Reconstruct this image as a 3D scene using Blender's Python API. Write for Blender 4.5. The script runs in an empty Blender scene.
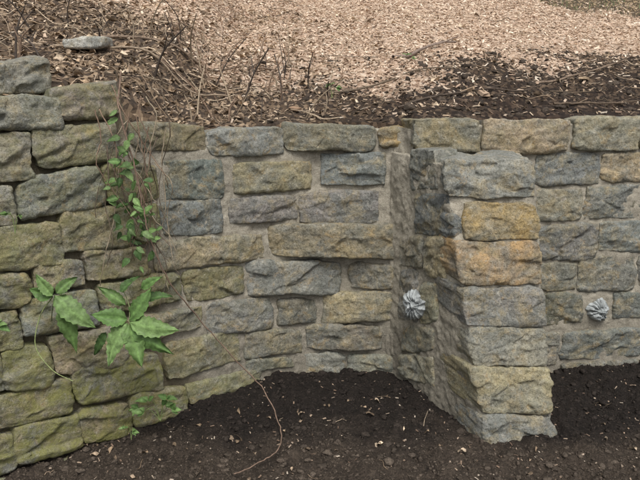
import bpy, math, numpy as np, random
rng=np.random.default_rng(7); random.seed(7)
sc=bpy.context.scene
PI=math.pi
# ---------------------------------------------------------------- noise
def _h(ix,iy,iz,seed):
    n=(ix.astype(np.int64)*374761393+iy.astype(np.int64)*668265263+iz.astype(np.int64)*2147483647+seed*974711)&0xffffffff
    n=((n^(n>>13))*1274126177)&0xffffffff
    n=((n^(n>>16))*2246822519)&0xffffffff
    return ((n^(n>>15))&0xffffff)/float(0xffffff)*2-1
def vn(x,y,z,seed=0):
    x,y,z=np.broadcast_arrays(np.asarray(x,float),np.asarray(y,float),np.asarray(z,float))
    ix,iy,iz=np.floor(x),np.floor(y),np.floor(z)
    fx,fy,fz=x-ix,y-iy,z-iz
    fx=fx*fx*(3-2*fx);fy=fy*fy*(3-2*fy);fz=fz*fz*(3-2*fz)
    r=0
    for a in(0,1):
        for b in(0,1):
            for c in(0,1):
                w=(fx if a else 1-fx)*(fy if b else 1-fy)*(fz if c else 1-fz)
                r=r+w*_h(ix+a,iy+b,iz+c,seed)
    return r
def fbm(x,y,z,o=3,seed=0,g=.5):
    r=0;a=1;f=1
    for k in range(o):
        r=r+a*vn(x*f+k*17.3,y*f+k*5.1,z*f-k*9.7,seed+k*13);a*=g;f*=2.03
    return r
def sstep(a,b,x):
    t=np.clip((x-a)/(b-a),0,1);return t*t*(3-2*t)
# ---------------------------------------------------------------- mesh helpers
def mkmesh(name,V,Fc,mat,col=None,smooth=True,parent=None):
    V=np.asarray(V,np.float32);Fc=np.asarray(Fc,np.int32)
    k=Fc.shape[1]
    me=bpy.data.meshes.new(name)
    me.vertices.add(len(V));me.vertices.foreach_set('co',V.ravel())
    me.loops.add(Fc.size);me.loops.foreach_set('vertex_index',Fc.ravel())
    me.polygons.add(len(Fc))
    me.polygons.foreach_set('loop_start',np.arange(0,Fc.size,k,dtype=np.int32))
    me.polygons.foreach_set('loop_total',np.full(len(Fc),k,np.int32))
    me.polygons.foreach_set('use_smooth',np.full(len(Fc),smooth,bool))
    me.update(calc_edges=True)
    if col is not None:
        ca=me.color_attributes.new('Col','FLOAT_COLOR','POINT')
        ca.data.foreach_set('color',np.asarray(col,np.float32).ravel())
    me.materials.append(mat)
    o=bpy.data.objects.new(name,me);bpy.context.collection.objects.link(o)
    if parent: o.parent=parent
    return o
def empty(name):
    o=bpy.data.objects.new(name,None);bpy.context.collection.objects.link(o);o.empty_display_size=.1;return o
class Acc:
    def __init__(s): s.V=[];s.F=[];s.C=[];s.n=0
    def add(s,V,F,C):
        V=np.asarray(V,float);F=np.asarray(F,int)
        s.V.append(V);s.F.append(F+s.n);s.n+=len(V)
        C=np.asarray(C,float)
        if C.ndim==1:C=np.tile(C,(len(V),1))
        s.C.append(C)
    def make(s,name,mat,smooth=True,parent=None):
        return mkmesh(name,np.concatenate(s.V),np.concatenate(s.F),mat,np.concatenate(s.C),smooth,parent)
def gridfaces(m,k):
    i,j=np.meshgrid(np.arange(m-1),np.arange(k-1),indexing='ij')
    a=i*k+j
    return np.stack([a,a+k,a+k+1,a+1],-1).reshape(-1,4)
# ---------------------------------------------------------------- materials
def newmat(name):
    m=bpy.data.materials.new(name);m.use_nodes=True;nt=m.node_tree;nt.nodes.clear()
    out=nt.nodes.new('ShaderNodeOutputMaterial');b=nt.nodes.new('ShaderNodeBsdfPrincipled')
    nt.links.new(b.outputs[0],out.inputs[0]);return m,nt,b
class N:
    def __init__(s,nt): s.nt=nt;s.tc=nt.nodes.new('ShaderNodeTexCoord')
    def link(s,a,b): s.nt.links.new(a,b)
    def noise(s,scale,detail=4,rough=.6,vec=None,dist=0):
        n=s.nt.nodes.new('ShaderNodeTexNoise');n.inputs['Scale'].default_value=scale;n.inputs['Detail'].default_value=detail
        n.inputs['Roughness'].default_value=rough;n.inputs['Distortion'].default_value=dist
        s.link(vec or s.tc.outputs['Object'],n.inputs['Vector']);return n.outputs['Fac']
    def vor(s,scale,out='Distance',vec=None,feature='F1'):
        n=s.nt.nodes.new('ShaderNodeTexVoronoi');n.feature=feature;n.inputs['Scale'].default_value=scale
        s.link(vec or s.tc.outputs['Object'],n.inputs['Vector']);return n.outputs[out]
    def mapv(s,sc_):
        n=s.nt.nodes.new('ShaderNodeMapping');n.inputs['Scale'].default_value=sc_;s.link(s.tc.outputs['Object'],n.inputs['Vector']);return n.outputs[0]
    def ramp(s,f,stops):
        n=s.nt.nodes.new('ShaderNodeValToRGB');cr=n.color_ramp
        while len(cr.elements)<len(stops): cr.elements.new(.5)
        for e,(p,c) in zip(cr.elements,stops):
            e.position=p;e.color=(c,c,c,1) if not hasattr(c,'__len__') else (*c,1)
        s.link(f,n.inputs[0]);return n.outputs[0]
    def mix(s,f,a,b,mode='MIX'):
        n=s.nt.nodes.new('ShaderNodeMix');n.data_type='RGBA';n.blend_type=mode
        for i,x in((0,f),(6,a),(7,b)):
            if isinstance(x,(int,float)): n.inputs[i].default_value=x if i==0 else (x,x,x,1)
            elif isinstance(x,tuple): n.inputs[i].default_value=(*x,1)
            else: s.link(x,n.inputs[i])
        return n.outputs[2]
    def math(s,op,a,b=0):
        n=s.nt.nodes.new('ShaderNodeMath');n.operation=op
        for i,x in((0,a),(1,b)):
            if isinstance(x,(int,float)): n.inputs[i].default_value=x
            else: s.link(x,n.inputs[i])
        return n.outputs[0]
    def attr(s):
        n=s.nt.nodes.new('ShaderNodeAttribute');n.attribute_name='Col';return n.outputs['Color'],n.outputs['Alpha']
    def bump(s,h,strength,dist,b,prev=None):
        n=s.nt.nodes.new('ShaderNodeBump');n.inputs['Strength'].default_value=strength;n.inputs['Distance'].default_value=dist
        s.link(h,n.inputs['Height'])
        if prev: s.link(prev,n.inputs['Normal'])
        if b: s.link(n.outputs[0],b.inputs['Normal'])
        return n.outputs[0]
# stone
mStone,nt,b=newmat("rough_limestone");q=N(nt);col,al=q.attr()
c=q.mix(q.ramp(q.noise(8,3,.7,dist=.5),[(.42,0.),(.60,.7)]),col,(.235,.25,.24))
c=q.mix(q.ramp(q.noise(12,4,.75,dist=.8),[(.48,0.),(.64,.62)]),c,(.41,.345,.215))
c=q.mix(q.ramp(q.noise(19,4,.72,dist=.4),[(.57,0.),(.68,.5)]),c,(.42,.29,.125))
c=q.mix(q.ramp(q.noise(38,4,.8),[(.3,.0),(.7,1.)]),q.mix(1.,c,(.58,.59,.58),'MULTIPLY'),q.mix(1.,c,(1.30,1.28,1.24),'MULTIPLY'))
c=q.mix(q.ramp(q.noise(170,3,.8),[(.38,.0),(.5,1.)]),q.mix(1.,c,(.55,.54,.51),'MULTIPLY'),c)
c=q.mix(q.ramp(q.noise(62,4,.8,dist=.3),[(.57,.0),(.67,.6)]),c,(.53,.51,.44))
c=q.mix(q.ramp(q.noise(24,5,.84,dist=.5),[(.57,.0),(.66,.6)]),c,(.10,.10,.088))
moss=q.math('MULTIPLY',al,q.ramp(q.noise(15,5,.78,dist=.4),[(.40,0.),(.58,.95)]))
c=q.mix(moss,c,(.225,.225,.075))
q.link(c,b.inputs['Base Color']);b.inputs['Roughness'].default_value=.92;b.inputs['Specular IOR Level'].default_value=.25
n1=q.bump(q.noise(60,5,.82),.8,.010,None);q.bump(q.noise(230,3,.8),.8,.004,b,n1)
# mortar
mMort,nt,b=newmat("mortar");q=N(nt);col,al=q.attr()
c=q.mix(q.ramp(q.noise(7,4,.7,dist=.5),[(.35,0.),(.62,1.)]),q.mix(1.,col,(.74,.74,.73),'MULTIPLY'),col)
c=q.mix(q.ramp(q.noise(60,4,.75),[(.35,0.),(.65,1.)]),q.mix(1.,c,(.80,.79,.77),'MULTIPLY'),q.mix(1.,c,(1.16,1.16,1.14),'MULTIPLY'))
c=q.mix(q.ramp(q.noise(320,2,.7),[(.38,0.),(.48,1.)]),q.mix(1.,c,(.68,.66,.62),'MULTIPLY'),c)
q.link(c,b.inputs['Base Color']);b.inputs['Roughness'].default_value=.95;b.inputs['Specular IOR Level'].default_value=.2
n1=q.bump(q.noise(38,5,.8),.7,.010,None);q.bump(q.noise(260,3,.8),.7,.0035,b,n1)
# soil
mSoil,nt,b=newmat("damp_soil");q=N(nt);col,al=q.attr()
c=q.mix(q.ramp(q.noise(28,4,.75),[(.3,0.),(.7,1.)]),q.mix(1.,col,(.5,.48,.46),'MULTIPLY'),q.mix(1.,col,(1.5,1.45,1.4),'MULTIPLY'))
c=q.mix(q.ramp(q.noise(140,4,.8),[(.35,0.),(.6,1.)]),q.mix(1.,c,(.4,.4,.4),'MULTIPLY'),q.mix(1.,c,(1.25,1.25,1.25),'MULTIPLY'))
c=q.mix(q.ramp(q.noise(210,2,.6),[(.66,0.),(.71,.6)]),c,(.22,.17,.12))
q.link(c,b.inputs['Base Color']);b.inputs['Roughness'].default_value=.9;b.inputs['Specular IOR Level'].default_value=.3
n1=q.bump(q.noise(70,5,.85),1.,.018,None);q.bump(q.noise(260,3,.85),.9,.007,b,n1)
# hill litter: alpha = amount of wood chip mulch
mHill,nt,b=newmat("hillside_mulch");q=N(nt);col,al=q.attr()
wv=q.vor(75,'Color',q.mapv((1,.55,1)));sep=nt.nodes.new('ShaderNodeSeparateColor');q.link(wv,sep.inputs[0])
chip=q.ramp(sep.outputs[0],[(0,(.34,.23,.16)),(.35,(.50,.37,.27)),(.7,(.62,.47,.36)),(1,(.70,.58,.46))])
litt=q.ramp(sep.outputs[1],[(0,(.06,.042,.03)),(.5,(.15,.108,.074)),(.85,(.25,.185,.125)),(1,(.38,.29,.2))])
soil=q.mix(q.ramp(q.noise(60,3,.7),[(.3,0.),(.7,1.)]),(.035,.027,.022),(.10,.075,.056))
base=q.mix(q.math('GREATER_THAN',sep.outputs[2],.45),soil,litt)
base=q.mix(1.,base,col,'MULTIPLY')
msk=q.math('GREATER_THAN',q.math('ADD',al,q.math('MULTIPLY',q.math('SUBTRACT',q.noise(30,4,.7),.5),1.2)),.5)
c=q.mix(msk,base,chip)
c=q.mix(q.ramp(q.noise(5,3,.6),[(.3,0.),(.7,1.)]),q.mix(1.,c,(.7,.68,.66),'MULTIPLY'),c)
q.link(c,b.inputs['Base Color']);b.inputs['Roughness'].default_value=.92;b.inputs['Specular IOR Level'].default_value=.2
q.bump(q.noise(170,4,.8),.8,.008,b)
def attrmat(name,rough=.85,spec=.25,ns=120,amp=.3,bs=200,trans=0,bstr=.35):
    m,nt,b=newmat(name);q=N(nt);col,al=q.attr()
    c=q.mix(q.ramp(q.noise(ns,2,.7),[(.3,0.),(.7,1.)]),q.mix(1.,col,(1-amp,)*3,'MULTIPLY'),q.mix(1.,col,(1+amp,)*3,'MULTIPLY'))
    q.link(c,b.inputs['Base Color']);b.inputs['Roughness'].default_value=rough;b.inputs['Specular IOR Level'].default_value=spec
    if bstr: q.bump(q.noise(bs,2,.6),bstr,.003,b)
    if trans:
        tr=nt.nodes.new('ShaderNodeBsdfTranslucent');q.link(c,tr.inputs[0]);mx=nt.nodes.new('ShaderNodeMixShader');mx.inputs[0].default_value=trans
        out=[n for n in nt.nodes if n.type=='OUTPUT_MATERIAL'][0]
        q.link(b.outputs[0],mx.inputs[1]);q.link(tr.outputs[0],mx.inputs[2]);q.link(mx.outputs[0],out.inputs[0])
    return m
mChip=attrmat("wood_chip",bstr=0);mTwig=attrmat("dry_twig",.85,.2,90,.35,bstr=0);mClod=attrmat("soil_clod",.92,.2,170,.5,230,0,.8)
mLeaf=attrmat("green_leaf",.55,.3,70,.3,110,.18,.6);mDry=attrmat("dry_leaf",.85,.15,90,.35,120,0,.3);mStem=attrmat("green_stem",.6,.3)
mPlastic=attrmat("plastic_film",.5,.3,60,.2,70,.05)
# ---------------------------------------------------------------- wall surfaces (metres). s along base, z up
def dens(B,T,n=2400,sm=0):
    B=np.array(B,float);T=np.array(T,float)
    L=np.r_[0,np.cumsum(np.hypot(*np.diff(B,axis=0).T))]
    s=np.linspace(0,L[-1],n)
    r=np.c_[[np.interp(s,L,a) for a in(B[:,0],B[:,1],T[:,0],T[:,1])]].T
    if sm:
        k=np.ones(sm)/sm
        p=np.pad(r,((sm//2,sm//2),(0,0)),mode='reflect',reflect_type='odd')
        r=np.c_[[np.convolve(p[:,i],k,'valid')[:n] for i in range(4)]].T
    return s,r[:,:2],r[:,2:]
def surf(S,ss,zz):
    s,b_,t=S
    bx=np.interp(ss,s,b_[:,0]);by=np.interp(ss,s,b_[:,1]);tx=np.interp(ss,s,t[:,0]);ty=np.interp(ss,s,t[:,1])
    return np.stack([bx+(tx-bx)*zz,by+(ty-by)*zz,zz+0*bx],-1)
def snorm(S,ss,zz):
    e=.01;ss=np.minimum(ss,S[0][-1]-.001)
    a=surf(S,np.minimum(ss+e,S[0][-1]),zz)-surf(S,np.maximum(ss-e,0),zz);c=surf(S,ss,zz+e)-surf(S,ss,zz-e)
    n=np.cross(a,c);return n/np.linalg.norm(n,axis=-1,keepdims=True)
Ab=[(-4,-.6),(-.94,1.75),(-.65,1.99),(-.43,2.20),(-.22,2.37),(-.03,2.47),(.14,2.48),(.31,2.43)]
At=[(-4.05,-.54),(-.99,1.81),(-.70,2.05),(-.47,2.27),(-.24,2.45),(-.03,2.55),(.14,2.56),(.34,2.51)]
SA=dens(Ab,At,sm=61)
SL=dens([(.28,2.43),(.527,1.94)],[(.3145,2.4185),(.381,2.239)])
SF=dens([(.527,1.94),(.757,2.0)],[(.381,2.239),(.6685,2.23)])
SR=dens([(.33,2.36),(1.3,2.50),(4.5,2.97)],[(.33,2.43),(1.3,2.57),(4.5,3.04)])
# ---------------------------------------------------------------- rough stone block
def cells(rs,X,Y,Z,dims,size,tilt,off,aniso=1.8):
    """piecewise-planar fracture facets"""
    A,B,D=dims;K=int(np.clip(A*B/(size*size*aniso)+4,5,110))
    c=np.stack([rs.uniform(-.02,A+.02,K),rs.uniform(-.02,B+.02,K),rs.uniform(-.01,min(D,.06),K)],-1)
    g=rs.normal(0,tilt,(K,3));h=rs.uniform(-off,off,K)
    P=np.stack([X.ravel(),Y.ravel(),Z.ravel()],-1)
    d=((P[:,None]-c[None])*np.array([1/aniso,1,1])[None,None])
    dist=np.sqrt((d**2).sum(-1));i=np.argpartition(dist,1,axis=1)[:,:2]
    r=np.arange(len(P));d0=dist[r,i[:,0]];d1=dist[r,i[:,1]];sw=d0>d1
    i0=np.where(sw,i[:,1],i[:,0]);i1=np.where(sw,i[:,0],i[:,1]);dd=np.abs(d1-d0)
    f=lambda k:h[k]+((P-c[k])*g[k]).sum(-1)
    w=.5+.5*np.clip(dd/(.12*size),0,1)
    return (f(i0)*w+f(i1)*(1-w)).reshape(X.shape)
def block(acc,Q,n,depth,col,seed,moss=0.,r=.012,amp=1.,step=.004,grow=.003):
    TL,TR,BR,BL=[np.array(p,float) for p in Q]
    ux=(TR-TL)/np.linalg.norm(TR-TL)*grow;uz=np.array([0,0,grow*.8])
    TL=TL-ux+uz;TR=TR+ux+uz;BR=BR+ux-uz;BL=BL-ux-uz
    A=(np.linalg.norm(TR-TL)+np.linalg.norm(BR-BL))/2;B=(np.linalg.norm(TL-BL)+np.linalg.norm(TR-BR))/2;D=depth
    na=max(6,int(A/step));nb=max(6,int(B/step))
    rs=np.random.default_rng(seed)
    dd=np.array([.002,.005,.009,.014,.020,.027,.036,.047,.06,.08,.11,.15,.2,.3,.45]);dd=np.r_[dd[dd<D*.92],D]
    a=np.r_[-dd[::-1],np.linspace(0,A,na),A+dd];b_=np.r_[-dd[::-1],np.linspace(0,B,nb),B+dd]
    a,b_=np.meshgrid(a,b_,indexing='ij')
    oa=np.maximum(np.maximum(-a,a-A),0);ob=np.maximum(np.maximum(-b_,b_-B),0)
    x=np.clip(a,0,A);y=np.clip(b_,0,B);z=np.maximum(oa,ob)
    m,k=a.shape
    R=min(r*rs.uniform(.7,1.3),A*.3,B*.3)
    qx=np.clip(x,R,A-R);qy=np.clip(y,R,B-R);qz=np.maximum(z,R)
    v=np.stack([x-qx,y-qy,z-qz],-1);l=np.linalg.norm(v,axis=-1,keepdims=True);l[l<1e-9]=1
    nn=v/l
    p=np.stack([qx,qy,qz],-1)+nn*np.minimum(R,np.maximum(l,R))
    p=np.where(np.linalg.norm(v,axis=-1,keepdims=True)<1e-9,np.stack([x,y,z],-1),p)
    o=rs.uniform(0,200,3)
    X,Y,Z=p[...,0]+o[0],p[...,1]+o[1],p[...,2]+o[2]
    u=x/A*2-1;w=y/B*2-1
    edge=(1-.6*np.abs(u)**9)*(1-.6*np.abs(w)**7)
    wx=.004*fbm(X*30,Y*30,Z*30,2,seed+40);wy=.004*fbm(X*30+9,Y*30,Z*30,2,seed+41)
    cf=cells(rs,p[...,0]+wx,p[...,1]+wy,p[...,2],(A,B,D),.085,.10,.0022)+.75*cells(rs,p[...,0]+wx*.6,p[...,1]+wy*.6,p[...,2],(A,B,D),.024,.13,.0010)
    cf=np.clip(cf,-.009,.010)
    d=amp*(.0020*fbm(X*14,Y*14,Z*14,2,seed)+.0017*fbm(X*60,Y*60,Z*60,3,seed+5,.6)+.0013*vn(X*14,Y*100,Z*20,seed+9)+.0010*(1-2*np.abs(vn(X*85,Y*140,Z*85,seed+11))))
    d=d+amp*cf*.8*edge
    p=p+nn*d[...,None]
    fr=(z<1e-6);pw=rs.uniform(5,10);ty=rs.uniform(-.3,.4)
    bul=.005*(1-np.abs(u)**pw)*(1-np.abs(w-ty*(1-w*w))**5)
    p[...,2]-=np.where(fr,bul*amp,0)
    ox=.009*fbm(X*11,Y*11,Z*6,3,seed+21);oy=.0055*fbm(X*11+30,Y*11,Z*6,3,seed+31)
    for sx in(0,1):
        for sy in(0,1):
            kx=rs.uniform(0,.014);dx=np.abs(p[...,0]-sx*A);dy=np.abs(p[...,1]-sy*B)
            f=np.clip(1-(dx+dy)/.04,0,1)
            ox=ox+(1 if sx==0 else -1)*kx*f*.6;oy=oy+(1 if sy==0 else -1)*kx*f*.6
    px=(p[...,0]+ox)/A;py=(p[...,1]+oy)/B
    P=(BL*((1-px)*(1-py))[...,None]+BR*(px*(1-py))[...,None]+TL*((1-px)*py)[...,None]+TR*(px*py)[...,None])-np.array(n)*p[...,2:3]
    F=gridfaces(m,k)
    cor=((oa>0)&(ob>0)).ravel()
    F=F[~cor[F].any(1)]
    acc.add(P.reshape(-1,3),F,[*col,moss])
g_=(.305,.31,.29);bl=(.235,.26,.255);gt=(.35,.33,.265);tn=(.415,.36,.25);oc=(.44,.325,.165);ol=(.315,.295,.195);dk=(.20,.19,.165)
def jit(c):
    k=rng.uniform(.76,1.18);return tuple(np.clip(np.array(c)*k*rng.uniform(.96,1.04,3),0,1))
def wallstone(acc,S,row,col,seed,moss=0,out=.012,depth=.13,**kw):
    sL,sR,a,b_,c,d=[x/1000 for x in row]
    ss=np.array([sL,sR,sR,sL]);zz=np.array([a,b_,c,d])
    n=snorm(S,np.array((sL+sR)/2),np.array(zz.mean()))
    P=surf(S,ss,zz)+n*out
    block(acc,P,n,depth,jit(col),seed,moss,**kw)
wall=empty("stone_retaining_wall")
left=Acc();mid=Acc();right=Acc();pier=Acc()
LEFT=[((943,1169,1078,1069,976,997),g_,.2),((1143,1348,1090,1111,1007,1001),gt,.4),((902,1070,983,976,842,857),gt,.35),((1083,1328,981,987,872,875),gt,.45),
((858,1002,844,834,725,732),gt,.4),((1018,1262,841,863,743,735),g_,.35),((1272,1454,868,847,729,744),ol,.5),((940,1124,721,716,582,598),ol,.55),
((1123,1340,741,729,602,621),tn,.4),((1348,1436,727,719,607,607),ol,.5),((860,1012,600,581,481,500),ol,.6),((1026,1178,608,594,508,523),gt,.5),
((1182,1389,608,587,492,517),tn,.5),((794,974,495,475,363,384),ol,.6),((982,1210,504,489,372,400),g_,.5),((1219,1496,503,477,379,402),ol,.45),
((753,905,380,372,249,273),ol,.7),((907,1041,371,355,223,248),ol,.8),((1051,1283,378,348,217,256),tn,.5),((1298,1571,368,342,269,280),gt,.4),
((784,1090,244,229,121,148),ol,.9),((1101,1396,259,221,97,140),ol,.9),((792,909,134,122,0,15),ol,.8),((914,1103,136,113,4,14),ol,.9),
((1107,1272,117,94,-15,4),ol,.9),((1277,1482,110,74,-24,-9),ol,.9),((774,967,4,-17,-125,-105),ol,.5),((970,1219,-18,-40,-166,-127),ol,.5)]
for i,(r_,c_,m_) in enumerate(LEFT): 
    r_=list(r_);r_[0]+=3000;r_[1]+=3000
    wallstone(left,SA,r_,c_,100+i,m_,out=.016,amp=1.1,r=.006)
MID=[((1376,1628,981,956,873,888),ol,.3),((1635,1909,939,932,835,849),g_,.1),((1924,2250,942,930,843,849),gt,.1),((2266,2353,927,930,858,855),oc,.2),
((1475,1684,855,833,702,725),bl,.1),((1722,2018,822,806,702,715),tn,.1),((2054,2283,831,833,716,712),bl,.1),((1448,1672,718,703,584,611),bl,.1),
((1701,1964,699,684,587,604),g_,.1),((1972,2270,687,696,576,579),g_,.05),((1419,1827,601,554,462,502),tn,.3),((1862,2354,580,574,445,464),tn,.1),
((1512,1741,480,454,344,368),ol,.4),((1758,2131,462,417,294,336),g_,.1),((2165,2353,412,425,328,313),gt,.05),((1585,1850,345,317,189,230),g_,.2),
((1878,2038,297,280,180,200),dk,.1),((2065,2347,296,312,202,179),tn,.15),((1422,1711,245,214,100,117),ol,.5),((1736,1970,201,166,69,99),gt,.2),
((1992,2296,175,175,75,80),gt,.1),((1736,1944,89,60,19,36),gt,.2),((1987,2152,61,51,-53,-41),g_,.1),((2168,2351,46,65,-41,-62),gt,.1),((1491,1796,76,49,-19,-6),ol,.6)]
for i,(r_,c_,m_) in enumerate(MID):
    r_=list(r_);r_[0]+=3000;r_[1]+=3000
    wallstone(mid,SA,r_,c_,200+i,m_*.7,out=.011,amp=.9,r=.005)
RT=[((0,236,963,963,843,848),tn),((249,574,960,955,840,847),tn),((589,844,962,959,845,850),gt),((856,1103,966,962,844,849),gt),
((447,705,836,834,719,723),bl),((719,954,834,832,720,726),tn),((448,648,708,706,590,589),gt),((664,926,713,710,588,593),g_),
((475,721,570,569,437,440),g_),((731,982,576,575,458,464),bl),((493,642,424,426,319,323),gt),((654,888,444,438,307,315),g_),
((901,1124,438,436,311,319),g_),((514,685,311,306,181,187),dk),((805,1011,300,302,187,195),bl),((524,599,159,155,20,25),gt),
((613,942,150,147,34,35),bl),((954,1201,154,157,30,38),g_),((616,955,19,18,-93,-90),dk)]
for i,(r_,c_) in enumerate(RT): wallstone(right,SR,r_,c_,300+i,.08,out=.022 if i<4 else .011,depth=.2 if i<4 else .13,r=.005)
def auto(acc,S,s0,s1,cols,seed,moss,zt):
    z=-.06;k=0
    while z<zt-.05:
        h=rng.uniform(.1,.135);z1=min(z+h,zt)
        s=s0+rng.uniform(-.12,0)
        while s<s1-.03:
            w=rng.uniform(.15,.32);e=min(s+w,s1)
            if e-s>.05: wallstone(acc,S,(max(s,0)*1000,e*1000,*(1000*(z1+rng.uniform(-.006,.006,2))),*(1000*(z+rng.uniform(-.006,.006,2)))),cols[k%len(cols)],seed+k,moss,step=.009)
            k+=1;s=e+.022
        z=z1+.022
auto(left,SA,1.2,3.73,[ol,gt,tn,g_,ol],1000,.5,1.06)
auto(right,SR,1.24,4.18,[bl,gt,g_,tn],2000,.08,.955)
LS=[((93,440,863,886,762,726),g_),((156,549,718,751,623,580),bl),((10,215,538,575,466,431),gt),((250,440,578,612,472,441),tn),
((21,181,420,450,257,222),g_),((205,325,408,431,305,256),gt),((71,290,209,271,193,108),gt),((51,285,89,167,64,2),gt)]
for i,(r_,c_) in enumerate(LS): wallstone(pier,SL,r_,c_,400+i,.08,out=.008,depth=.09,r=.005)
LL=SL[0][-1];LF=SF[0][-1]
PB=[(.741,.739,.858,.858,.0,.15,g_),(.613,.609,.725,.723,.035,.11,oc),(.474,.466,.607,.601,0,.10,oc),(.35,.337,.462,.455,0,.19,g_),(.226,.207,.340,.328,0,.26,gt),(.083,.06,.218,.2,0,.26,tn),(-.05,-.07,.075,.052,0,.22,g_)]
for i,(zl0,zr0,zl1,zr1,f0,ret,c_) in enumerate(PB):
    out=.016
    nF=snorm(SF,np.array(LF/2),np.array((zl0+zl1)/2));nL=snorm(SL,np.array(LL/2),np.array((zl0+zl1)/2))
    TLp=surf(SF,np.array(f0),np.array(zl1));BLp=surf(SF,np.array(f0),np.array(zl0))
    TRp=surf(SF,np.array(LF),np.array(zr1));BRp=surf(SF,np.array(LF),np.array(zr0))
    Q=np.array([TLp,TRp,BRp,BLp])+nF*out
    Q[[0,3]]+=nL*.010
    bk=np.array([-.35,.93,0]) if i else np.array([-.05,1.,0])
    bk=bk/np.linalg.norm(bk)
    block(pier,Q,-bk,ret,jit(c_),500+i,.05,r=.005,step=.0037,amp=1.1)
left.make("left_stones",mStone,parent=wall);mid.make("middle_stones",mStone,parent=wall);right.make("right_stones",mStone,parent=wall)
pe=empty("stone_buttress");pier.make("buttress_stones",mStone,parent=pe)
# ---------------------------------------------------------------- mortar bodies
MC=np.array([.44,.41,.345])
def mortar(name,S,s0,s1,ztop,step,off,colf,parent,back=.25,topfan=False):
    s=np.arange(s0,s1+step,step);s=np.minimum(s,S[0][-1])
    nz=int(1.2/step);tt=np.linspace(0,1,nz)
    zt=ztop(s)
    ss,t=np.meshgrid(s,tt,indexing='ij');zz=-.15+(zt[:,None]+.15)*t
    P=surf(S,ss,zz);n=snorm(S,ss,zz)
    o=off(ss,zz)
    d=o+.006*fbm(P[...,0]*9,P[...,1]*9,P[...,2]*9,3,3)+.0035*fbm(P[...,0]*45,P[...,1]*45,P[...,2]*45,3,8)+.0015*vn(P[...,0]*130,P[...,1]*130,P[...,2]*130,4)
    P=P+n*d[...,None]
    C=colf(ss,zz)
    nb=18;ex=[];
    if topfan:
        cen=np.array([.53,2.33,0])
        for i in range(1,nb+1):
            w=i/nb;e=P[:,-1]*(1-w)+w*(cen+np.array([0,0,1])*P[:,-1,2:3]);e[:,2]=P[:,-1,2]+.004*vn(e[:,0]*40,e[:,1]*40,i*0.,5);ex.append(e)
    else:
        for i in range(1,nb+1):
            e=P[:,-1]-n[:,-1]*np.array([1,1,0])*back*i/nb;e[:,2]+=.004*vn(e[:,0]*30,e[:,1]*30,0,5);ex.append(e)
    P=np.concatenate([P,np.stack(ex,1)],1);C=np.concatenate([C,np.repeat(C[:,-1:],nb,1)],1)
    m,k=P.shape[:2]
    mkmesh(name,P.reshape(-1,3),gridfaces(m,k),mMort,C.reshape(-1,4),True,parent)
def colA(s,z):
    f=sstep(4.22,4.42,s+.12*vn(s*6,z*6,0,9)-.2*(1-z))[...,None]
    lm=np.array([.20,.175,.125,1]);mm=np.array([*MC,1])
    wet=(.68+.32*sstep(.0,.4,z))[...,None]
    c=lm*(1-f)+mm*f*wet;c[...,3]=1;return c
def offA(s,z):
    f=sstep(4.15,4.4,s-.25*(1-z));return -.020*(1-f)+.0055*f
def ztA(s): return np.where(s<4.36,1.04,.0)+np.where(s>=4.36,.915,0)
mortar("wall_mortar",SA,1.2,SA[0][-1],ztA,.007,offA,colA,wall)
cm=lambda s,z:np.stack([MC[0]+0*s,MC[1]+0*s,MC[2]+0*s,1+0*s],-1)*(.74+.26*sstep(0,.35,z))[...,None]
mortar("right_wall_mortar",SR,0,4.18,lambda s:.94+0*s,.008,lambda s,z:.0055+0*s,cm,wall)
SP=dens([(.25,2.5),(.28,2.43),(.527,1.94),(.757,2.0),(.80,2.48)],[(.27,2.5),(.3145,2.4185),(.381,2.239),(.6685,2.23),(.70,2.5)],sm=31)
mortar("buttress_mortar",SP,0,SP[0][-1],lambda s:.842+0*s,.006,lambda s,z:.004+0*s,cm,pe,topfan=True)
a=np.linspace(0,1,24);zz=np.linspace(-.1,.93,170);aa,z2=np.meshgrid(a,zz,indexing='ij')
P0=np.stack([.255+.02*z2,2.438+.08*z2,z2],-1);P1=np.stack([.315+.012*z2,2.375+.03*z2,z2],-1)
P=P0*(1-aa)[...,None]+P1*aa[...,None]
P[...,:2]+=(np.array([-.6,-.7])*(-.012*np.sin(aa*PI)+.008*fbm(aa*2,z2*9,0,3,5)+.005*fbm(aa*7,z2*40,0,3,6))[...,None])
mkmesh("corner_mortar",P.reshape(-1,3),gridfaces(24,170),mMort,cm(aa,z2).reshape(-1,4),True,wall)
# ---------------------------------------------------------------- hillside
xt=np.concatenate([SA[2][:,0],SR[2][:,0]]);yt=np.concatenate([SA[2][:,1],SR[2][:,1]])
o_=np.argsort(xt);xt,yt=xt[o_],yt[o_]
def ywall(x): return np.interp(x,xt,yt)
def ztop(x): return 1.055-.13*sstep(-.66,-.48,x)+.02*sstep(.25,.4,x)
def hbase(x,y):
    t=y-ywall(np.clip(x,-4,4.4))
    return ztop(np.clip(x,-4,4.4))+.2*t+.02*fbm(x*1.6,y*1.6,0,3,41)*sstep(.05,.5,t)
def hz(x,y):
    t=y-ywall(np.clip(x,-4,4.4))
    return hbase(x,y)+(.014*fbm(x*11,y*11,0,3,42)+.007*fbm(x*45,y*45,0,2,43))*sstep(0.,.3,t)
def chipamt(x,y):
    t=y-ywall(np.clip(x,-4,4.4))
    th=.62+1.2*sstep(-.3,-1.3,x)+.5*sstep(.35,1.1,x)-.1*sstep(-.3,.2,x)
    th=th+.35*fbm(x*2.6,y*2.6,0,4,51,.6)
    return sstep(th-.7,th+.9,t)
def expand(a,b,first,tot,g=1.25):
    r=[];v=b;st=first
    while abs(v-b)<tot: v+=st*a;st*=g;r.append(v)
    return r
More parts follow.
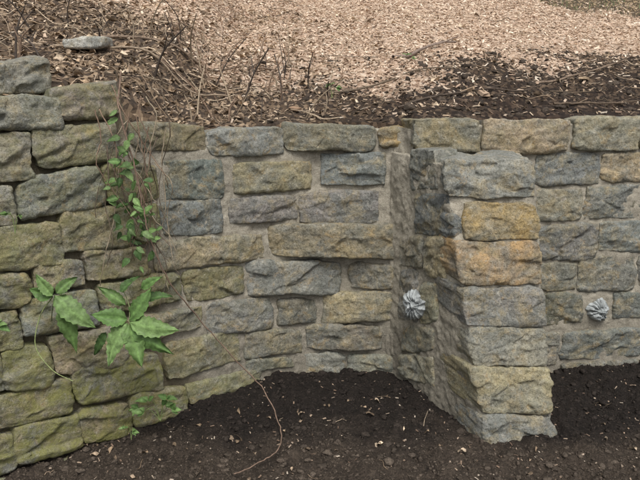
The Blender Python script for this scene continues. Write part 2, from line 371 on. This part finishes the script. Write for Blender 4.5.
xs=np.r_[expand(-1,-2.3,.02,45)[::-1],np.arange(-2.3,2.7,.012),expand(1,2.7,.02,45)]
ts=np.r_[.055,np.arange(.06,3.6,.013),expand(1,3.6,.02,50)]
X,T=np.meshgrid(xs,ts,indexing='ij');Y=ywall(np.clip(X,-4,4.4))+T
Z=hz(X,Y);Z[:,0]=-.3
ca=chipamt(X,Y)
def greenf(X,Y): return sstep(0,.6,(X-1.95)+.35*(Y-5.0)+.3*fbm(X*2,Y*2,0,2,61))*sstep(1.2,2.,X)
green=greenf(X,Y)
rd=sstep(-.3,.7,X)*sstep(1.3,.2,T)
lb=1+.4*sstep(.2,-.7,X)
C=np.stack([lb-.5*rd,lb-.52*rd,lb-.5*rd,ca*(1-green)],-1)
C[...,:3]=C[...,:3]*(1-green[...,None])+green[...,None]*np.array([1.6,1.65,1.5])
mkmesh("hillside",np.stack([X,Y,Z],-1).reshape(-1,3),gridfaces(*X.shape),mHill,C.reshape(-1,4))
# ---------------------------------------------------------------- foreground ground
def gz(x,y): return -.004+.014*fbm(x*3,y*3,0,2,71)+.012*fbm(x*13,y*13,0,3,72)+.008*fbm(x*42,y*42,0,3,73,.6)
xs=np.r_[expand(-1,-1.3,.01,45)[::-1],np.arange(-1.3,1.75,.006),expand(1,1.75,.01,45)]
ys=np.r_[expand(-1,1.6,.01,45)[::-1],np.arange(1.6,2.6,.006),expand(1,2.6,.01,45)]
X,Y=np.meshgrid(xs,ys,indexing='ij');Z=gz(X,Y)
Z=np.where(Y>2.9,-.05,Z)
def soilcol(x,y):
    dry=sstep(2.14,1.82,y+.2*fbm(x*4,y*4,0,3,75))
    a=np.array([.026,.021,.018]);b_=np.array([.082,.066,.052])
    return a*(1-dry)[...,None]+b_*dry[...,None]
C=np.concatenate([soilcol(X,Y),np.ones(X.shape+(1,))],-1)
mkmesh("soil_ground",np.stack([X,Y,Z],-1).reshape(-1,3),gridfaces(*X.shape),mSoil,C.reshape(-1,4))
# ---------------------------------------------------------------- clods
def ico():
    t=(1+5**.5)/2
    v=np.array([(-1,t,0),(1,t,0),(-1,-t,0),(1,-t,0),(0,-1,t),(0,1,t),(0,-1,-t),(0,1,-t),(t,0,-1),(t,0,1),(-t,0,-1),(-t,0,1)],float)
    f=[(0,11,5),(0,5,1),(0,1,7),(0,7,10),(0,10,11),(1,5,9),(5,11,4),(11,10,2),(10,7,6),(7,1,8),(3,9,4),(3,4,2),(3,2,6),(3,6,8),(3,8,9),(4,9,5),(2,4,11),(6,2,10),(8,6,7),(9,8,1)]
    v/=np.linalg.norm(v[0]);v=list(v);nf=[];mp={}
    def mid_(a,b_):
        k=(min(a,b_),max(a,b_))
        if k not in mp:
            m=v[a]+v[b_];m=m/np.linalg.norm(m);v.append(m);mp[k]=len(v)-1
        return mp[k]
    for a,b_,c in f:
        x,y,z=mid_(a,b_),mid_(b_,c),mid_(c,a);nf+=[(a,x,z),(b_,y,x),(c,z,y),(x,y,z)]
    return np.array(v),np.array(nf)
IV,IF=ico()
def scatter_clods(name,x,y,zf,size,colf,mat,flat=.7):
    n=len(x);z=zf(x,y)
    sc3=rng.uniform(.55,1.35,(n,1,3))*size[:,None,None];sc3[...,2]*=flat
    V=IV[None]*(1+.42*rng.uniform(-1,1,(n,len(IV),1)))*sc3
    th=rng.uniform(0,2*PI,n);c,s=np.cos(th)[:,None],np.sin(th)[:,None]
    V=np.stack([V[...,0]*c-V[...,1]*s,V[...,0]*s+V[...,1]*c,V[...,2]],-1)
    V+=np.stack([x,y,z+size*.0],-1)[:,None]
    F=IF[None]+(np.arange(n)*len(IV))[:,None,None]
    C=np.repeat(colf(x,y)[:,None],len(IV),1)
    return mkmesh(name,V.reshape(-1,3),F.reshape(-1,3),mat,C.reshape(-1,4),True)
n=24000;x=rng.uniform(-1.3,1.8,n);y=rng.uniform(1.5,2.55,n)
sz=.0018*(1/np.clip(rng.uniform(0,1,n),.012,1))**.42
def ccol(x,y):
    k=rng.uniform(.65,1.25,(len(x),1));return np.concatenate([soilcol(x,y)*k,np.ones((len(x),1))],-1)
scatter_clods("soil_clods",x,y,gz,sz,ccol,mClod)
n=6000;x=rng.uniform(-1.,2.6,n);y=ywall(x)+rng.uniform(.08,1.2,n);k=rng.uniform(0,1,n)<(.25+.75*sstep(-.2,.7,x));x,y=x[k],y[k]
sz=.0025*(1/np.clip(rng.uniform(0,1,len(x)),.02,1))**.5
def hcol(x,y):
    k=rng.uniform(.6,1.7,(len(x),1));return np.concatenate([np.array([.052,.041,.032])*k,np.ones((len(x),1))],-1)
scatter_clods("hillside_clods",x,y,hz,sz,hcol,mClod)
# ---------------------------------------------------------------- chips
CUBE=np.array([(-1,-1,-1),(1,-1,-1),(1,1,-1),(-1,1,-1),(-1,-1,1),(1,-1,1),(1,1,1),(-1,1,1)],float)/2
CF=np.array([(0,3,2,1),(4,5,6,7),(0,1,5,4),(1,2,6,5),(2,3,7,6),(3,0,4,7)])
def rotm(yaw,pitch,roll):
    cy,sy,cp,sp,cr,sr=np.cos(yaw),np.sin(yaw),np.cos(pitch),np.sin(pitch),np.cos(roll),np.sin(roll)
    return np.stack([np.stack([cy*cp,cy*sp*sr-sy*cr,cy*sp*cr+sy*sr],-1),np.stack([sy*cp,sy*sp*sr+cy*cr,sy*sp*cr-cy*sr],-1),np.stack([-sp,cp*sr,cp*cr],-1)],-2)
def chips(name,x,y,zf,L,W,Tk,col,mat,tilt=.35,zoff=.003):
    n=len(x);R=rotm(rng.uniform(0,2*PI,n),rng.normal(0,tilt,n),rng.normal(0,tilt,n))
    V=CUBE[None]*np.stack([L,W,Tk],-1)[:,None]
    V=V*(1+.22*rng.uniform(-1,1,(n,8,3)))
    V=np.einsum('nij,nkj->nki',R,V)+np.stack([x,y,zf(x,y)+zoff],-1)[:,None]
    F=CF[None]+(np.arange(n)*8)[:,None,None]
    C=np.repeat(np.concatenate([col,np.ones((n,1))],1)[:,None],8,1)
    return mkmesh(name,V.reshape(-1,3),F.reshape(-1,4),mat,C.reshape(-1,4),False)
n=120000;x=rng.uniform(-2.6,3.4,n);t=rng.uniform(.08,4.6,n);y=ywall(x)+t
k=(rng.uniform(0,1,n)<(.05+.95*chipamt(x,y)**1.3)*.62*(1-.85*greenf(x,y)))&(np.abs(x)<.62*y+.5);x,y=x[k],y[k];n=len(x)
pal=np.array([(.70,.56,.43),(.61,.47,.35),(.48,.35,.255),(.78,.67,.54),(.36,.25,.18)]);col=pal[rng.choice(5,n,p=[.3,.27,.16,.17,.10])]*rng.uniform(.8,1.1,(n,1))
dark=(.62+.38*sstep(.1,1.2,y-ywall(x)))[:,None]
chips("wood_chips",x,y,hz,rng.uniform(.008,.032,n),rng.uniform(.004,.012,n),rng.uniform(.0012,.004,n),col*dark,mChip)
n=700;x=rng.uniform(-1.2,1.6,n);y=rng.uniform(1.5,2.5,n)
chips("scattered_chips",x,y,gz,rng.uniform(.003,.014,n),rng.uniform(.002,.005,n),rng.uniform(.001,.002,n),pal[rng.choice(5,n)]*.5,mChip)
n=30000;x=rng.uniform(-2.4,2.6,n);t=np.abs(rng.uniform(.07,3.2,n));y=ywall(x)+t
k=(rng.uniform(0,1,n)<(.15+.85*sstep(.5,-.6,x))*(1-.75*chipamt(x,y)));x,y=x[k],y[k];n=len(x)
pal2=np.array([(.27,.20,.135),(.18,.135,.095),(.34,.26,.185),(.11,.085,.06),(.46,.37,.27)]);col=pal2[rng.choice(5,n)]*rng.uniform(.75,1.3,(n,1))
chips("bark_litter",x,y,hz,rng.uniform(.008,.032,n),rng.uniform(.003,.010,n),rng.uniform(.001,.003,n),col,mTwig,.45)
# ---------------------------------------------------------------- leaves
def leafmesh(acc,base,tip,up,width,col,serr=.09,fold=.25,droop=.15,nu=17,nw=9,curl=.05):
    base=np.array(base,float);tip=np.array(tip,float);ax=tip-base;L=np.linalg.norm(ax);ax/=L
    up=np.array(up,float);up=up-ax*np.dot(up,ax);up/=np.linalg.norm(up);sd=np.cross(ax,up)
    u,w=np.meshgrid(np.linspace(0,1,nu),np.linspace(-1,1,nw),indexing='ij')
    prof=(np.sin(PI*np.clip(u,0,1)**.74).clip(0,1)**.85)*(1-.2*u)
    prof=prof*(1+serr*np.where(np.arange(nu)%2==0,1,-1)[:,None]*(np.abs(w)>.9))
    x=w*prof*width/2
    ph=rng.uniform(0,6)
    z=fold*np.abs(x)-droop*L*(u**2)+.022*L*np.cos(u*26+ph*.2)*np.abs(w)+curl*L*np.sin(u*5+ph)*w+.03*L*np.sin(w*4+ph)
    P=base+ax*(u*L)[...,None]+sd*(x+.05*L*np.sin(u*3)*math.sin(ph))[...,None]+up*z[...,None]
    c=np.array(col);vv=np.where(np.abs(w)<.1,1.4,1.)*(1+.12*np.cos(u*26+np.abs(w)*3))
    C=np.concatenate([c*vv[...,None],np.ones(u.shape+(1,))],-1)
    acc.add(P.reshape(-1,3),gridfaces(nu,nw),C.reshape(-1,4))
def tube(acc,pts,r0,r1,col,sides=6,sub=6,wob=0.):
    pts=np.array(pts,float);n=len(pts)
    if n>2 and sub>1:
        p=np.vstack([2*pts[0]-pts[1],pts,2*pts[-1]-pts[-2]]);o=[]
        for i in range(1,n):
            for t in np.linspace(0,1,sub,endpoint=False):
                a,b_,c,d=p[i-1],p[i],p[i+1],p[i+2]
                o.append(.5*((2*b_)+(c-a)*t+(2*a-5*b_+4*c-d)*t*t+(3*b_-a-3*c+d)*t**3))
        o.append(pts[-1]);pts=np.array(o)
    if wob: pts[1:-1]+=rng.normal(0,wob,(len(pts)-2,3))
    m=len(pts);tg=np.gradient(pts,axis=0);tg/=np.linalg.norm(tg,axis=1,keepdims=True)+1e-9
    ref=np.where(np.abs(tg[:,2:3])<.9,np.array([[0,0,1.]]),np.array([[1.,0,0]]))
    a=np.cross(tg,ref);a/=np.linalg.norm(a,axis=1,keepdims=True);b_=np.cross(tg,a)
    th=np.linspace(0,2*PI,sides,endpoint=False);r=np.linspace(r0,r1,m)[:,None,None]
    V=pts[:,None]+r*(a[:,None]*np.cos(th)[None,:,None]+b_[:,None]*np.sin(th)[None,:,None])
    i,j=np.meshgrid(np.arange(m-1),np.arange(sides),indexing='ij');j2=(j+1)%sides
    F=np.stack([i*sides+j,i*sides+j2,(i+1)*sides+j2,(i+1)*sides+j],-1).reshape(-1,4)
    acc.add(V.reshape(-1,3),F,[*col,1])
O=np.array([-.589,1.85,.493])
def W(x,z,y=0): return O+np.array([x*.01,y*.01,z*.01])
plant=empty("creeper_plant");la=Acc();st=Acc()
gl=[(.125,.21,.068),(.10,.18,.055),(.155,.245,.088),(.075,.14,.045)]
def lf(b_,t,w,ci,y0=0,y1=-2,up=(0,-.75,.65),**k): leafmesh(la,W(*b_,y0),W(*t,y1),np.array(up)+rng.normal(0,.22,3),w*.01,np.array(gl[ci])*rng.uniform(.85,1.15),**k)
lf((-15.4,4.4),(-3.6,-3.6),6.6,2,-4,-7);lf((-13.5,2.5),(-10.5,-13),5.5,0,-4,-6);lf((-16,4.4),(-19.5,11),3.6,2,-4,-5);lf((-16,4),(-23,6.2),4.2,1,-4,-3);lf((-14.8,5),(-9.5,9.2),3.8,0,-4,-2)
lf((4.4,-3.8),(10.4,6.2),5.4,1,-2,-3);lf((5,-4),(19,-3.9),6.2,2,-3,-8);lf((3.8,-3.6),(-5.4,-.6),5.8,1,-2,-5);lf((4,-4.4),(-1.2,-14.6),6.8,2,-3,-9)
lf((4.8,-4.6),(8.7,-15.2),6.2,0,-3,-9);lf((5.4,-4.6),(17,-12.4),5.8,1,-3,-7);lf((2.,4.),(7.2,9.),3.4,3,0,0);lf((9,1.6),(16.5,3.6),4,3,0,-1);lf((-3,-8),(-7,-15),3,3,-1,-2)
lf((3,0),(-4,6),3.6,0,0,-2);lf((8,5),(14,9),3.2,1,0,-1)
sc_=(.18,.21,.10)
tube(st,[W(9,-12,16),W(7,-8,8),W(4.6,-4,-2.5)],.0018,.0014,sc_);tube(st,[W(-22,-14,10),W(-20,-6,3),W(-15.4,4.4,-4)],.0018,.0013,sc_)
tube(st,[W(-16,4,-4),W(-20.5,-2,-3),W(-22.5,-11,-4),W(-18,-18,-5),W(-12.5,-21.5,-5)],.0018,.001,(.30,.36,.15))
tube(st,[W(2,4,2),W(4,0,0),W(4.4,-3.8,-2)],.0014,.0012,sc_)
la.make("leaves",mLeaf,parent=plant);st.make("stems",mStem,parent=plant)
vine=empty("climbing_vine");la=Acc();st=Acc()
tube(st,[(-.575,2.04,1.14),(-.575,1.99,1.06),(-.56,1.96,1.0),(-.53,1.95,.867),(-.515,1.95,.75),(-.50,1.95,.66),(-.46,1.98,.52),(-.384,2.05,.365),(-.29,2.09,.22),(-.2,2.1,.105),(-.135,2.0,.03),(-.125,1.88,.014),(-.17,1.80,.016),(-.25,1.74,.012)],.0026,.0018,(.20,.14,.105),wob=.0015)
for k in range(22):
    x0=-.60+rng.uniform(-.07,.12);zt_=rng.uniform(.85,1.18);yb=float(ywall(x0))-.1
    pts=[(x0,yb,zt_)]
    for j in range(4): pts.append((pts[-1][0]+rng.uniform(-.045,.06),yb-rng.uniform(0,.06),pts[-1][2]-rng.uniform(.05,.15)))
    tube(st,pts,.0020,.0009,[(.20,.14,.10),(.12,.095,.07),(.30,.25,.18)][k%3],wob=.001)
for k in range(75):
    cx=-.545+rng.normal(0,.036);cz=.73+rng.normal(0,.08)
    if k<15: cx=-.56+rng.normal(0,.02);cz=.93+rng.normal(0,.05)
    y=1.97+rng.uniform(-.03,.06);a=rng.uniform(0,2*PI);L=rng.uniform(.018,.042)
    leafmesh(la,(cx,y,cz),(cx+L*math.cos(a),y-.01,cz+L*math.sin(a)*.7-.008),(rng.normal(0,.3),-.7,.7),L*.6,np.array(gl[rng.integers(4)])*rng.uniform(.55,1.2),nu=9,nw=5)
st.make("stems",mTwig,parent=vine);la.make("leaves",mLeaf,parent=vine)
def sprig(name,cx,cy,cz,n,L,spread):
    e=empty(name);la=Acc();st=Acc()
    for k in range(n):
        a=rng.uniform(-.2,PI+.2);d=rng.uniform(.3,1)*spread
        p=np.array([cx+d*math.cos(a),cy-rng.uniform(0,.05),cz+d*math.sin(a)*.55+.02])
        tube(st,[(cx,cy,cz-.03),(cx*.5+p[0]*.5,cy,cz*.4+p[2]*.6),tuple(p)],.001,.0007,(.2,.26,.1))
        for j in range(3):
            b_=a+(j-1)*1.0;l=L*rng.uniform(.7,1.2)
            leafmesh(la,p,p+np.array([l*math.cos(b_),-.012,l*math.sin(b_)*.6]),(rng.normal(0,.2),-.6,.8),l*.55,gl[rng.integers(3)],nu=9,nw=5)
    la.make("leaves",mLeaf,parent=e);st.make("stems",mStem,parent=e)
sprig("seedling",-.50,1.92,.11,6,.036,.075)
sprig("seedling",-.86,1.70,.48,3,.035,.04)
sprig("seedling",-.80,1.74,.765,3,.016,.02)
sprig("seedling",-.59,1.9,.055,2,.02,.03)
sprig("seedling",.05,2.95,1.03,3,.022,.02);sprig("seedling",.42,3.5,1.14,3,.03,.04)
# dry leaves on the bank and a few on the ground
dl=Acc()
for k in range(2000):
    x=rng.uniform(-2.2,1.2);t=rng.uniform(.09,2.6)
    if rng.uniform()>.15+.85*float(sstep(.3,-.5,x)): continue
    y=float(ywall(x))+t;z=float(hz(np.array(x),np.array(y)))+.008;a=rng.uniform(0,2*PI);L=rng.uniform(.02,.05)
    leafmesh(dl,(x,y,z),(x+L*math.cos(a),y+L*math.sin(a),z+rng.uniform(-.005,.012)),(rng.normal(0,.4),rng.normal(0,.4),1),L*rng.uniform(.35,.65),pal2[rng.choice([0,2,4,1])]*rng.uniform(.8,1.3),nu=6,nw=5,curl=.2,fold=.5)
dl.make("dry_leaves",mDry)
dl=Acc()
for k in range(110):
    x=rng.uniform(-1.2,1.6);y=rng.uniform(1.55,2.2);z=float(gz(np.array(x),np.array(y)))+.005;a=rng.uniform(0,2*PI);L=rng.uniform(.008,.03)
    leafmesh(dl,(x,y,z),(x+L*math.cos(a),y+L*math.sin(a),z+rng.uniform(-.003,.006)),(rng.normal(0,.4),rng.normal(0,.4),1),L*rng.uniform(.3,.6),pal2[rng.choice([0,2,4,1])]*rng.uniform(.5,1.0),nu=6,nw=5,curl=.2,fold=.5)
dl.make("fallen_leaves",mDry)
# ---------------------------------------------------------------- twigs
tw=Acc()
for k in range(1500):
    x=rng.uniform(-2.3,2.4);t=rng.uniform(.08,3.2)
    if rng.uniform()>(.12+.88*float(sstep(.3,-.7,x)))*(1-.4*float(chipamt(np.array(x),np.array(ywall(x)+t)))): continue
    y=float(ywall(x))+t;a=rng.uniform(0,PI);L=rng.uniform(.05,.28)
    pts=[]
    for j in range(5):
        f=j/4-.5;px=x+math.cos(a)*L*f+rng.normal(0,.006);py=y+math.sin(a)*L*f+rng.normal(0,.006)
        py=max(py,float(ywall(px))+.03);pts.append((px,py,float(hz(np.array(px),np.array(py)))+.006+rng.uniform(0,.02)))
    r=rng.uniform(.0008,.003);c=pal2[rng.integers(5)]*rng.uniform(.8,1.4);tube(tw,pts,r,r*.6,c,5,3)
for k in range(26):
    x=rng.uniform(-1.1,1.5);y=rng.uniform(1.6,2.25);a=rng.uniform(0,PI);L=rng.uniform(.02,.09);pts=[]
    for j in range(4):
        f=j/3-.5;px=x+math.cos(a)*L*f+rng.normal(0,.003);py=y+math.sin(a)*L*f+rng.normal(0,.003);pts.append((px,py,float(gz(np.array(px),np.array(py)))+.005))
    tube(tw,pts,.0012,.0007,pal2[rng.integers(5)]*.8,5,3)
tw.make("dead_twigs",mTwig)
bs=Acc()
for k in range(80):
    x=rng.choice([-.45,-.62,-.3,-1.0,-.15])+rng.normal(0,.12);y=float(ywall(x))+rng.uniform(.1,1.1);z=float(hz(np.array(x),np.array(y)))
    L=rng.uniform(.06,.28);a=rng.normal(0,.5);b_=rng.normal(0,.4);r=rng.uniform(.0014,.0048)
    c=np.array([(.2,.14,.10),(.08,.065,.055),(.30,.24,.17)][k%3])
    tip=np.array((x+L*math.sin(a),y+L*math.sin(b_),z+L*.8));m_=np.array((x+L*.4*math.sin(a)+rng.normal(0,.01),y+L*.4*math.sin(b_),z+L*.42))
    tube(bs,[(x,y,z-.02),tuple(m_),tuple(tip)],r,r*.45,c,6,5)
    if k%2: tube(bs,[tuple(m_),tuple(m_+np.array([rng.normal(0,.04),rng.normal(0,.03),L*.3]))],r*.6,r*.3,c,5,1)
bs.make("dead_brush",mTwig)
def branch(name,x0,y0,x1,y1,r,c,lift=.02):
    A_=Acc();pts=[]
    for f in np.linspace(0,1,6):
        x=x0+(x1-x0)*f+rng.normal(0,.008);y=y0+(y1-y0)*f+rng.normal(0,.01);pts.append((x,y,float(hz(np.array(x),np.array(y)))+r+lift*f))
    tube(A_,pts,r,r*.5,c,8,5,.001)
    p=np.array(pts[3]);tube(A_,[tuple(p),tuple(p+np.array([.08,.03,.02])),tuple(p+np.array([.15,.02,.05]))],r*.5,r*.25,c,6,3)
    A_.make(name,mTwig)
branch("fallen_branch",.35,3.45,.72,3.8,.010,(.22,.17,.14));branch("fallen_branch",-.05,3.0,.6,3.25,.006,(.14,.11,.08))
branch("fallen_branch",.95,3.1,1.5,3.5,.006,(.2,.15,.11));branch("fallen_branch",-.9,2.8,-.2,3.3,.007,(.2,.15,.11))
branch("fallen_branch",.9,2.72,1.35,2.8,.005,(.12,.09,.065));branch("fallen_branch",.3,2.75,.95,2.95,.005,(.09,.07,.055));branch("fallen_branch",-1.1,2.6,-.35,2.75,.006,(.28,.22,.16))
chips("bark_chunk",np.array([.66,.60,-.1,1.2]),np.array([2.82,2.86,2.75,3.2]),hz,np.array([.09,.06,.06,.07]),np.array([.03,.02,.02,.03]),np.array([.012,.01,.01,.01]),np.array([(.42,.31,.22),(.33,.24,.16),(.3,.2,.13),(.4,.3,.2)]),mChip,.15,.012)
# ---------------------------------------------------------------- loose stones
ls=Acc();n_=np.array([.52,-.85,0]);n_/=np.linalg.norm(n_)
def L3(s,z,back): 
    p=surf(SA,np.array(s),np.array(z));return p-n_*back
block(ls,[L3(3.955,1.162,.03),L3(4.165,1.172,.03),L3(4.16,1.085,.03),L3(3.945,1.075,.03)],n_,.13,(.36,.34,.29),801,.1,r=.012,amp=1.4)
ls.make("loose_stone",mStone)
ls=Acc();block(ls,[(-.92,2.57,1.240),(-.78,2.60,1.246),(-.78,2.60,1.205),(-.92,2.57,1.205)],np.array([0,-1.,0]),.09,(.72,.72,.68),802,0,r=.006,amp=.7);ls.make("loose_stone",mStone)
# ---------------------------------------------------------------- crumpled plastic plugs in the weep pipes
def plug(S,s,z,R,seed,face):
    p=surf(S,np.array(s),np.array(z));n0=snorm(S,np.array(s),np.array(z));rs=np.random.default_rng(seed)
    n=n0*(1-face)+np.array([-.1,-1,.15])*face;n/=np.linalg.norm(n);p=p+n0*(.012+R*face*.45)
    e=empty("plastic_weep_plug");sx=np.cross([0,0,1.],n);sx/=np.linalg.norm(sx);sy=np.cross(n,sx)
    r,th=np.meshgrid(np.linspace(0,1,40),np.linspace(0,2*PI,289),indexing='ij')
    ph=rs.uniform(0,6,4);wv=th+.4*np.sin(th*2+ph[0])+.25*np.sin(th*3+ph[1])+.08*np.sin(r*5+ph[2])
    pl=(1-2*np.abs(((wv*11/(2*PI))%1)-.5)*2);pl2=np.sin(wv*23+2*r)
    cr=fbm(np.cos(th)*r*5,np.sin(th)*r*5,0,3,seed)
    rim=1+.10*np.sin(3*th+ph[2])+.05*pl+.06*np.sin(5*th+ph[3])
    rad=R*r*rim
    h=.002+.016*(1-r**1.4)-.016*r**6+pl*.0042*np.sin(PI*np.clip(r,0,1)*.85)+pl2*.0010*r+.004*cr+.006*np.exp(-(r/.15)**2)-.007*np.exp(-((r-.28)/.09)**2)
    P=p+sx*(rad*np.cos(th))[...,None]+sy*(rad*np.sin(th))[...,None]+n*(h+.008)[...,None]
    A_=Acc();cc=.85+.15*pl+.3*cr;C=np.stack([.37*cc,.40*cc,.405*cc,1+0*cc],-1)  # shade painted into the film colour: hollows of pleats and crumples darker
    A_.add(P.reshape(-1,3),gridfaces(40,289),C.reshape(-1,4));A_.make("gathered_film",mPlastic,parent=e)
    B_=Acc();tube(B_,[tuple(p-n0*.07),tuple(p-n0*.005)],R*.66,R*.66,(.4,.42,.42),28,1);B_.make("pipe_end",mPlastic,parent=e)
plug(SL,.20,.331,.052,1,.55);plug(SR,.745,.235,.044,2,.2)
# ---------------------------------------------------------------- grass at far right
ga=Acc()
for k in range(2200):
    x=rng.uniform(1.6,4.6);y=rng.uniform(4.3,8.2)
    if float(greenf(np.array(x),np.array(y)))<rng.uniform(0,1): continue
    z=float(hz(np.array(x),np.array(y)));a=rng.uniform(0,2*PI);h=rng.uniform(.02,.06);d=np.array([math.cos(a),math.sin(a),0]);s_=np.array([-d[1],d[0],0])*.003
    b0=np.array([x,y,z]);ti=b0+d*h*.5+np.array([0,0,h]);ga.add([b0-s_,b0+s_,ti+s_*.3,ti-s_*.3],[[0,1,2,3]],[.13,.17,.07,1])
ga.make("grass_tufts",mLeaf)
# ---------------------------------------------------------------- light, world, camera
w=bpy.data.worlds.new("World");sc.world=w;w.use_nodes=True;nt=w.node_tree
sky=nt.nodes.new('ShaderNodeTexSky');sky.sky_type='NISHITA';sky.sun_disc=False
el,az=math.radians(60),math.radians(172)
sky.sun_elevation=el;sky.sun_rotation=az;sky.air_density=1.;sky.dust_density=6.
hs=nt.nodes.new('ShaderNodeHueSaturation');hs.inputs['Saturation'].default_value=.38   # thin overcast
nt.links.new(sky.outputs[0],hs.inputs['Color']);nt.links.new(hs.outputs[0],nt.nodes['Background'].inputs[0]);nt.nodes['Background'].inputs[1].default_value=.15
sl=bpy.data.lights.new("sun",'SUN');sl.energy=1.75;sl.angle=math.radians(22);sl.color=(1,.96,.89)
so=bpy.data.objects.new("sun",sl);bpy.context.collection.objects.link(so)
from mathutils import Vector
d=Vector((math.sin(az)*math.cos(el),math.cos(az)*math.cos(el),math.sin(el)))
so.rotation_euler=d.to_track_quat('Z','Y').to_euler();so.location=(0,0,6)
sc.view_settings.view_transform='Standard';sc.view_settings.look='None';sc.view_settings.exposure=0
c=bpy.data.cameras.new("camera");c.lens=36*686/640;c.clip_end=500;c.clip_start=.02
o=bpy.data.objects.new("camera",c);o.location=(0,0,1.2);o.rotation_euler=(PI/2-math.radians(15.5),0,0);bpy.context.collection.objects.link(o);sc.camera=o
